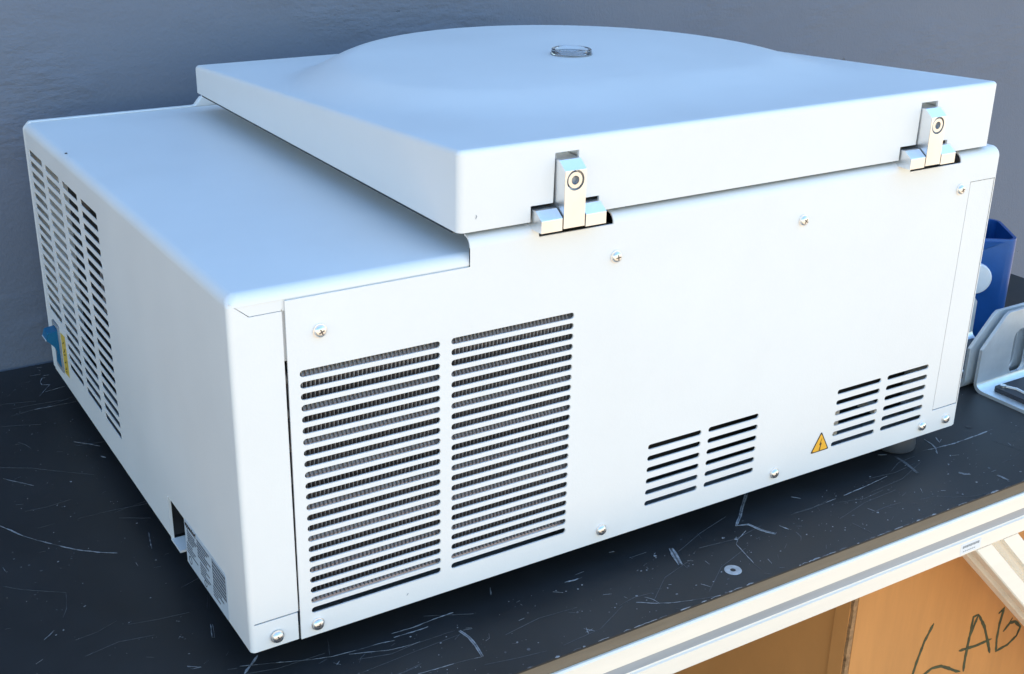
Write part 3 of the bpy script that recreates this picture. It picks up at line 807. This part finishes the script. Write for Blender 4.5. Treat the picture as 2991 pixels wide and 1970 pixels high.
for (yc, zc, r) in ((0.1225, 0.0062, 0.0034), (0.0890, 0.0050, 0.0028)):
    o_ = [(yc + r * math.cos(6.2832 * i / 24), zc + r * math.sin(6.2832 * i / 24)) for i in range(24)]
    i_ = [(yc + r * .78 * math.cos(6.2832 * i / 24), zc + r * .78 * math.sin(6.2832 * i / 24)) for i in range(24)]
    part(MB().prism(o_, side, -0.00050, -0.00036, [i_]), 'approval_mark', 'ink', lab, smooth=False)

# small paint chip and scratches on the cover
mb = MB()
ribbon(mb, [(0.300, 0.1880), (0.291, 0.1835)], 0.0009, side, -0.0002, -0.00005, 0.3)
part(mb, 'paint_scratch', 'knob', cover, smooth=False)
mb = MB(); blobc = [(0.0062 + .0012 * math.cos(a * 1.05), 0.4080 + .0022 * math.sin(a * 1.05)) for a in range(6)]
mb.add([(u, v, HL - RB + math.sqrt(max(0, RB * RB - (RB - u) ** 2)) - (HL - HLF) * v / D + .0003) for u, v in blobc], [(0, 1, 2, 3, 4, 5)])
part(mb, 'paint_chip', 'ink', cover, smooth=False)

# ---- front bezel (only its rim shows past the cover)
mb = MB()
mb.prism([(0.0, 0.0), (W, 0.0), (W, HLF + .012), (0.185, HLF + .012), (0.172, HLF + .0005 + .0085), (0.165, HLF + .0012), (0.006, HLF + .0012), (0.0, HLF - .005)], rear, YF + 0.0012, D)
part(mb, 'front_bezel', 'white', bevel=0.0015)

# ---- rear panel
HC = [(0.2211, 0.2836), (0.5857, 0.6483)]        # hinge cut-outs
holes = []
for a, b in ((0.0439, 0.1445), (0.1529, 0.2530)):
    for k in range(23): holes.append(slot(a, b, 0.1962 - k * 0.00802, 0.0047))
for a, b in ((0.3285, 0.3824), (0.3895, 0.4434), (0.5338, 0.5874), (0.5951, 0.6486)):
    for k in range(6): holes.append(slot(a, b, 0.0709 - k * 0.01008, 0.0045))
PY = -0.0008
XR = W - 0.0035
pan = [(0.0356, -0.0005), (XR - .0005, -0.0005), (XR, 0.0005), (XR, 0.0224), (0.6634, 0.0224), (0.6648, 0.2407), (XR, 0.2407), (XR, HH - .008)]
for a, b in HC[::-1]:
    pan += [(b, HH - .008), (b, 0.2593), (a, 0.2593), (a, HH - .008)]
pan += [(XE, HH - .008), (XE, 0.2468), (0.0366, 0.2468)]
mb = MB().prism(pan, rear, PY, PY + T, holes)
segs = [(XE, HC[0][0]), (HC[0][1], HC[1][0]), (HC[1][1], XR)]
RD = 0.008
ad = arc((PY + RD, HH - RD), RD, 180, 90)
for a, b in segs:
    mb.strip([(a, u, v) for u, v in ad], [(b, u, v) for u, v in ad])
    ai = arc((PY + RD, HH - RD), RD - T, 180, 90)
    mb.strip([(a, u, v) for u, v in ad], [(a, u, v) for u, v in ai])
    mb.strip([(b, u, v) for u, v in ad], [(b, u, v) for u, v in ai])
    mb.add([(a, PY + RD, HH), (b, PY + RD, HH), (b, 0.020, HH), (a, 0.020, HH)], [(0, 1, 2, 3)])
mb.add([(XU, 0.020, HH), (XR, 0.020, HH), (XR, YF, HH), (XU, YF, HH)], [(0, 1, 2, 3)])        # deck under the lid
mb.add([(XU, 0.020, 0.2400), (XU, YF, 0.2400), (XU, YF, HH), (XU, 0.020, HH)], [(0, 1, 2, 3)])
mb.add([(XE, PY + T, 0.2465), (XE, PY, 0.2465), (XE, PY, HH - RD), (XE, PY + T, HH - RD)], [(0, 1, 2, 3)])
# rounded end at the right-hand corner
ar = arc((W - .0035, 0.0035), 0.0035, 270, 360)
mb.strip([(u, v + PY, 0.0) for u, v in ar], [(u, v + PY, HH - RD) for u, v in ar])
nn = 6; rws = []
for i in range(nn + 1):
    t = math.radians(90 * i / nn)
    q = RD * (1 - math.cos(t)); z = HH - RD + RD * math.sin(t); s = 1 - math.sin(t) * 0.9
    rws.append([(W - .0035 + (.0035 * s) * math.cos(math.radians(270 + 9 * j)), PY + q + .0035 * s + (.0035 * s) * math.sin(math.radians(270 + 9 * j)), z) for j in range(11)])
for i in range(nn): mb.strip(rws[i], rws[i + 1])
panel = part(mb, 'rear_panel', 'white', angle=30)
mb = MB().prism([(0.6645, 0.0232), (XR, 0.0232), (XR, 0.2400), (0.6659, 0.2400)], rear, PY + .0004, PY + .0004 + T)
part(mb, 'side_flange', 'white', panel, smooth=False)
mb = MB().box(W - .0013, W - .00005, 0.0026, YF, 0.0, HH - .006)
part(mb, 'far_side_cover', 'white', panel, smooth=False)
mb = MB().box(0.012, W - .012, 0.012, D - .02, 0.001, 0.0022)
part(mb, 'base_plate', 'grey_pl', smooth=False)
mb = MB()
ribbon(mb, [(0.1165, 0.0075), (0.1176, 0.0090)], 0.0009, rear, PY - .0003, PY - .0001, 0.3)
part(mb, 'dirt_speck', 'grey_pl', panel, smooth=False)

# screws
def screw_mesh():
    m1 = MB().lathe([(0.0047, 0), (0.0047, .0008), (0.0042, .0009), (0.0041, .0014), (.0038, .0024), (.0030, .0031), (.0018, .0035), (.0001, .0036)], (0, 0, 0), '-y', 24)
    return m1
def cross_mesh():
    m1 = MB()
    for a in (math.radians(35), math.radians(125)):
        c, s = math.cos(a), math.sin(a)
        pts = [(-.0020, -.00045), (.0020, -.00045), (.0020, .00045), (-.0020, .00045)]
        q = [(u * c - v * s, u * s + v * c) for u, v in pts]
        m1.prism(q, rear, -.0037, -.0030)
    return m1
sp = [(0.0586, 0.2231), (0.0479, 0.0080), (0.0184, 0.0084), (0.2866, 0.0100), (0.4679, 0.0106), (0.6514, 0.0101), (0.6838, 0.0096), (0.2872, 0.2346), (0.4692, 0.2349), (0.6525, 0.2357)]
s0 = x0 = None
for i, (u, v) in enumerate(sp):
    if s0 is None:
        s0 = part(screw_mesh(), 'screw', 'screw'); s0.location = (u, PY, v); s = s0
        x0 = cross_mesh().build('cross_recess', 'recess', s0, smooth=False); x = x0
    else:
        s = clone(s0, (u, PY, v), cen); x = clone(x0, (0, 0, 0), s)
    ang = rnd.uniform(0, 1.5)
    x.rotation_euler = (0, ang, 0)

# warning sign
tr = [(0.5092, 0.0178), (0.5309, 0.0178), (0.5200, 0.0370)]
def rtri(p, r, n=4):
    c = (sum(a for a, b in p) / 3, sum(b for a, b in p) / 3); out = []
    for i in range(3):
        a, b, d = Vector(p[i - 1]), Vector(p[i]), Vector(p[(i + 1) % 3])
        u, v = (a - b).normalized(), (d - b).normalized()
        p0, p2 = b + u * r, b + v * r
        for k in range(n + 1):
            t = k / n; q = p0 * (1 - t) ** 2 + b * 2 * t * (1 - t) + p2 * t * t
            out.append((q.x, q.y))
    return out
def shrink(p, k):
    c = (sum(a for a, b in p) / 3, sum(b for a, b in p) / 3)
    return [(c[0] + (a - c[0]) * k, c[1] + (b - c[1]) * k) for a, b in p]
sg = part(MB().prism(rtri(tr, .002), rear, PY - .0003, PY - .0001), 'warning_sign', 'ink', None, smooth=False)
part(MB().prism(rtri(shrink(tr, .84), .0016), rear, PY - .00045, PY - .00031), 'sign_face', 'yellow', sg, smooth=False)
bolt_p = [(0.5212, 0.0312), (0.5186, 0.0243), (0.5200, 0.0246), (0.5190, 0.0196), (0.5182, 0.0203), (0.5196, 0.0186), (0.5206, 0.0206), (0.5199, 0.0201), (0.5214, 0.0262), (0.5199, 0.0258)]
part(MB().prism(bolt_p, rear, PY - .0006, PY - .00046), 'lightning_bolt', 'ink', sg, smooth=False)

# feet
foot0 = None
for fx, fy in ((0.655, 0.030), (0.045, 0.050), (0.045, 0.50), (0.655, 0.50)):
    if foot0 is None:
        foot0 = MB().lathe([(0.0001, 0.0), (0.0175, 0.0), (0.0195, 0.0015), (0.0200, 0.0060), (0.0190, 0.012), (0.0165, 0.026), (.0001, .026)], (0, 0, 0), 'z', 40).build('foot', 'foot', cen)
        f = foot0
    else:
        f = clone(foot0, (0, 0, 0), cen)
    f.location = (fx - 0.35, fy - 0.27, 0)

# ---- condenser behind the large vents, and dark sheets added inside to block light
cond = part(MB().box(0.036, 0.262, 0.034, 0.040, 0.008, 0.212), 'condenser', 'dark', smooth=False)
nf = 74
fin0 = None
for i in range(nf):
    fx = 0.0375 + i * 0.00302
    if fin0 is None:
        pts = [(0.0050, 0.012), (0.033, 0.012), (0.033, 0.206), (0.0050, 0.206)]
        m1 = MB()
        a, b = [], []
        for k in range(25):                      # slightly wavy plate
            z = 0.024 + k * 0.0072
            dx = 0.0003 * math.sin(k * 1.7)
            a.append((dx, 0.0036, z)); b.append((dx, 0.032, z))
        m1.strip(a, b); m1.strip([(x + .0006, y, z) for x, y, z in a], [(x + .0006, y, z) for x, y, z in b]); m1.strip(a, [(x + .0006, y, z) for x, y, z in a])
        fin0 = m1.build('fin', 'fin', cond, smooth=False); fin0.location = (fx, 0, 0)
    else:
        clone(fin0, (fx, 0, 0), cond)
tb = MB().lathe([(.0042, 0), (.0042, 0.224)], (0.037, 0.0095, 0.0), 'x', 14).build('tube', 'tube', cond)
tb.location = (0, 0, 0.191)
for k in range(1, 8): clone(tb, (0, 0.0, 0.191 - k * 0.0241), cond)
mb = MB()
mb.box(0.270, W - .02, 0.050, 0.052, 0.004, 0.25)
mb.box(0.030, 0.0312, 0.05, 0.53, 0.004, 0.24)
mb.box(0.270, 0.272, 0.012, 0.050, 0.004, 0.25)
part(mb, 'inner_light_block', 'dark', smooth=False)
mb = MB()
for x0_, x1_, y0_, z0_, z1_ in ((0.392, 0.408, .016, .066, .074), (0.540, 0.552, .012, .068, .074), (0.548, 0.556, .014, .018, .043), (0.536, 0.545, .014, .024, .040), (0.604, 0.612, .016, .026, .034), (0.334, 0.3348, .01, .03, .045)):
    part(MB().box(x0_, x1_, y0_, y0_ + .02, z0_, z1_), 'terminal_block', 'pale_pl', smooth=False)
for y0_, y1_, z0_, z1_ in ((0.375, 0.395, .11, .15), (0.44, 0.45, .19, .215), (0.505, 0.515, .20, .225)):
    part(MB().box(0.020, 0.028, y0_, y1_, z0_, z1_), 'inner_bracket', 'fin', smooth=False)

# ---- lid
LX0, LX1, LY0, LY1 = 0.1587, 0.6824, 0.0, 0.5183
ZB, ZR, ZF = 0.2705, 0.3255, 0.2966
RL, RC = 0.0036, 0.0050                          # edge radius, plan corner radius
DC, R_IN, R_OUT = (0.4200, 0.2530), 0.196, 0.259  # dome centre, shoulder and foot radii
def smooth01(t):
    t = min(1, max(0, t)); return t * t * (3 - 2 * t)
def lid_top(x, y):
    s = ZR + (ZF - ZR) * (y / LY1)
    r = math.hypot(x - DC[0], y - DC[1])
    pl = 0.3246 + 0.0040 * (1 - (r / 0.21) ** 2)      # crowned platform, level with the rear edge
    w = max(0.0, -(y - DC[1]) / max(r, 1e-6))         # 1 towards the hinges: the swell runs out softly there
    r_in = R_IN - 0.10 * w * w
    return s + (pl - s) * (1 - smooth01((r - r_in) / (R_OUT - r_in)))
def spaced(a, b, n, e):                           # fine rows near both ends
    out = [a + e * t for t in (0, .04, .12, .24, .38, .55, .76)]
    m_ = [a + e + (b - a - 2 * e) * i / n for i in range(n + 1)]
    return out + m_ + [b - e * t for t in (.76, .55, .38, .24, .12, .04, 0)]
gx, gy = spaced(LX0, LX1, 120, RC), spaced(LY0, LY1, 120, RC)
mb = MB()
nx, ny = len(gx), len(gy)
cxm, cym = (LX0 + LX1) / 2, (LY0 + LY1) / 2
hx, hy = (LX1 - LX0) / 2, (LY1 - LY0) / 2
def corner(x, y):
    u, v = x - cxm, y - cym
    a, b = (abs(u) - (hx - RC)) / RC, (abs(v) - (hy - RC)) / RC
    if a > 0 and b > 0:
        a2, b2 = a * math.sqrt(1 - b * b / 2), b * math.sqrt(1 - a * a / 2)
        return cxm + math.copysign(hx - RC + RC * a2, u), cym + math.copysign(hy - RC + RC * b2, v), RC * (1 - math.hypot(a2, b2))
    d = min(hx - abs(u), hy - abs(v))
    return x, y, d
grid = []
for y in gy:
    for x in gx:
        px, py, d = corner(x, y)
        drop = 0 if d >= RL else RL - math.sqrt(max(0, RL * RL - (RL - d) ** 2))
        grid.append((px, py, lid_top(px, py) - drop))
mb.add(grid, [(j * nx + i, j * nx + i + 1, (j + 1) * nx + i + 1, (j + 1) * nx + i) for j in range(ny - 1) for i in range(nx - 1)])
# side walls, leaving out the straight rear face
loop = [(i, 0) for i in range(nx)] + [(nx - 1, j) for j in range(1, ny)] + [(i, ny - 1) for i in range(nx - 2, -1, -1)] + [(0, j) for j in range(ny - 2, 0, -1)]
lp = [grid[j * nx + i] for i, j in loop]
for q in range(len(lp)):
    a, b = lp[q], lp[(q + 1) % len(lp)]
    if a[1] < 1e-6 and b[1] < 1e-6 and a[0] >= LX0 + RC - 1e-6 and b[0] <= LX1 - RC + 1e-6: continue
    mb.add([a, b, (b[0], b[1], ZB), (a[0], a[1], ZB)], [(0, 1, 2, 3)])
zedge = ZR - RL
HX = [0.0, 0.3564]
face = [(LX0 + RC, ZB)]
cut = [(0.2143, ZB), (0.2143, 0.2816), (0.2322, 0.2816), (0.2328, 0.3160), (0.2522, 0.3160), (0.2522, 0.2816), (0.2706, 0.2816), (0.2706, ZB)]
for hxo in HX: face += [(u + hxo, v) for u, v in cut]
face += [(LX1 - RC, ZB), (LX1 - RC, zedge), (LX0 + RC, zedge)]
mb.prism(face, rear, 0.0, 0.002)
# underside with the same hinge openings left dark inside
mb.add([(LX0 + .002, .016, ZB + .0002), (LX1 - .002, .016, ZB + .0002), (LX1 - .002, LY1 - .002, ZB + .0002), (LX0 + .002, LY1 - .002, ZB + .0002)], [(0, 1, 2, 3)])
lid = part(mb, 'lid', 'lid', angle=38)
for hxo in HX:
    mb = MB()
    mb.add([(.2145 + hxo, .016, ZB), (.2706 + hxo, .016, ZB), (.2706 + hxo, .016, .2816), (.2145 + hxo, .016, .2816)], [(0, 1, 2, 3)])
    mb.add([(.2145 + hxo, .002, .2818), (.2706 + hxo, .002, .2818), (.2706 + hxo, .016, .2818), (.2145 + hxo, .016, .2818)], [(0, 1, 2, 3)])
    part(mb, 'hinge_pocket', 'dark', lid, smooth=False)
for hxo in HX:
    mb = MB()
    a, b, z0, z1, y1 = .2326 + hxo, .2524 + hxo, .2818, .3162, .0125
    mb.add([(a, .002, z0), (b, .002, z0), (b, .002, z1), (a, .002, z1), (a, y1, z0), (b, y1, z0), (b, y1, z1), (a, y1, z1)], [(0, 4, 7, 3), (1, 2, 6, 5), (3, 7, 6, 2), (4, 5, 6, 7)])
    part(mb, 'arm_pocket', 'zinc', lid, smooth=False)
# pale sealing rim between lid and deck
mb = MB()
x0_, x1_, y0_, y1_ = LX0 + .0085, LX1 + .004, 0.0078, LY1 - .006
mb.prism(rrect(x0_, x1_, y0_, y1_, .006), flat, HH + .0003, ZB + .0001, [rrect(x0_ + .006, x1_ - .006, y0_ + .012, y1_ - .006, .004)])
part(mb, 'sealing_rim', 'grey_pl', lid)
mb = MB().box(LX0 + .0030, LX0 + .0050, 0.014, LY1 - .008, ZB - .0032, ZB - .0001)  # black strip standing for the shade in the gap under the lid
part(mb, 'gap_shade_strip', 'black', lid, smooth=False)
# sight glass
gz = lid_top(0.4185, 0.2530)
gl = part(MB().lathe([(0.0001, .0012), (0.0136, .0012), (0.0142, .0020), (0.0148, .0046), (0.0156, .0052), (0.0172, .0052), (0.0180, .0046), (0.0180, .0006), (0.0176, .0003), (.0001, .0003)], (0.4185, 0.2530, gz), 'z', 64), 'sight_glass', 'glass', lid, angle=30)
mb = MB().lathe([(0.0182, .0002), (0.0182, .0009), (0.0188, .0009), (0.0188, .0002)], (0.4185, 0.2530, gz), 'z', 48)
part(mb, 'sight_glass_seal', 'grey_pl', lid)
mb = MB(); ribbon(mb, [(0.1715, 0.2790), (0.1722, 0.2806), (0.1718, 0.2818)], 0.0006, rear, -.0003, -.0001, 0.2)
part(mb, 'paint_nick', 'grey_pl', lid, smooth=False)

# ---- hinges
def hinge(hxo):
    yb, yc, yk = -0.0115, -0.0040, 0.0120
    prof = [(yb, 0.2660), (yb, 0.3058), (yc, 0.3116), (yk, 0.3116), (yk, 0.2660)]
    x0_, x1_ = 0.2336 + hxo, 0.2509 + hxo
    cxh, czh, rh = 0.2422 + hxo, 0.2988, 0.0071
    hole = [(cxh + rh * math.cos(6.2832 * i / 32), czh + rh * math.sin(6.2832 * i / 32)) for i in range(32)]
    m1 = MB().prism([(x0_, 0.2660), (x1_, 0.2660), (x1_, 0.3058), (x0_, 0.3058)], rear, yb, yb + .0002, [hole])
    P = lambda x: [(x, y, z) for y, z in prof]
    a, b = P(x0_), P(x1_)
    m1.add(a, [(0, 1, 2, 3, 4)]); m1.add(b, [(4, 3, 2, 1, 0)])
    m1.strip([a[1], a[2], a[3], a[4], a[0]], [b[1], b[2], b[3], b[4], b[0]])
    m1.lathe([(rh, 0), (rh, -.0048), (.0001, -.0048)], (cxh, yb, czh), '-y', 32)
    arm = part(m1, 'hinge_arm', 'zinc', None, angle=30)
    m1 = MB().lathe([(.0060, -.0045), (.0060, -.0010), (.0056, -.0003), (.0031, -.0003)], (cxh, yb, czh), '-y', 28)
    m1.lathe([(.0031, -.0003), (.0030, -.0032), (.0001, -.0034)], (cxh, yb, czh), '-y', 28)
    part(m1, 'socket_screw', 'screw', arm, angle=30)
    m1 = MB().lathe([(.0029, -.0006), (.0027, -.0031), (.0001, -.0031)], (cxh, yb, czh), '-y', 6)
    part(m1, 'hex_socket', 'alu_in', arm, smooth=False)
    for u0, u1 in ((0.2158, 0.2326), (0.2519, 0.2690)):
        pk = [(yb, 0.2651), (yb, 0.2738), (yc, 0.2790), (yk, 0.2790), (yk, 0.2651)]
        a = [(u0 + hxo, y, z) for y, z in pk]; b = [(u1 + hxo, y, z) for y, z in pk]
        m1 = MB().strip(a + [a[0]], b + [b[0]]); m1.add(a, [(0, 1, 2, 3, 4)]); m1.add(b, [(4, 3, 2, 1, 0)])
        part(m1, 'hinge_knuckle', 'zinc', arm, bevel=0.0004, angle=30)
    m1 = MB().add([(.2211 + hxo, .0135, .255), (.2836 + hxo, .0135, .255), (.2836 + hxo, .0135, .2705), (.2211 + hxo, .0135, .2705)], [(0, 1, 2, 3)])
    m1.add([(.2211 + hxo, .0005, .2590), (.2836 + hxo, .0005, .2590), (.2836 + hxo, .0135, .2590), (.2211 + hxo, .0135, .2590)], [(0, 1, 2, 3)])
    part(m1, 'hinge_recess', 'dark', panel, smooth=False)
for hxo in HX: hinge(hxo)
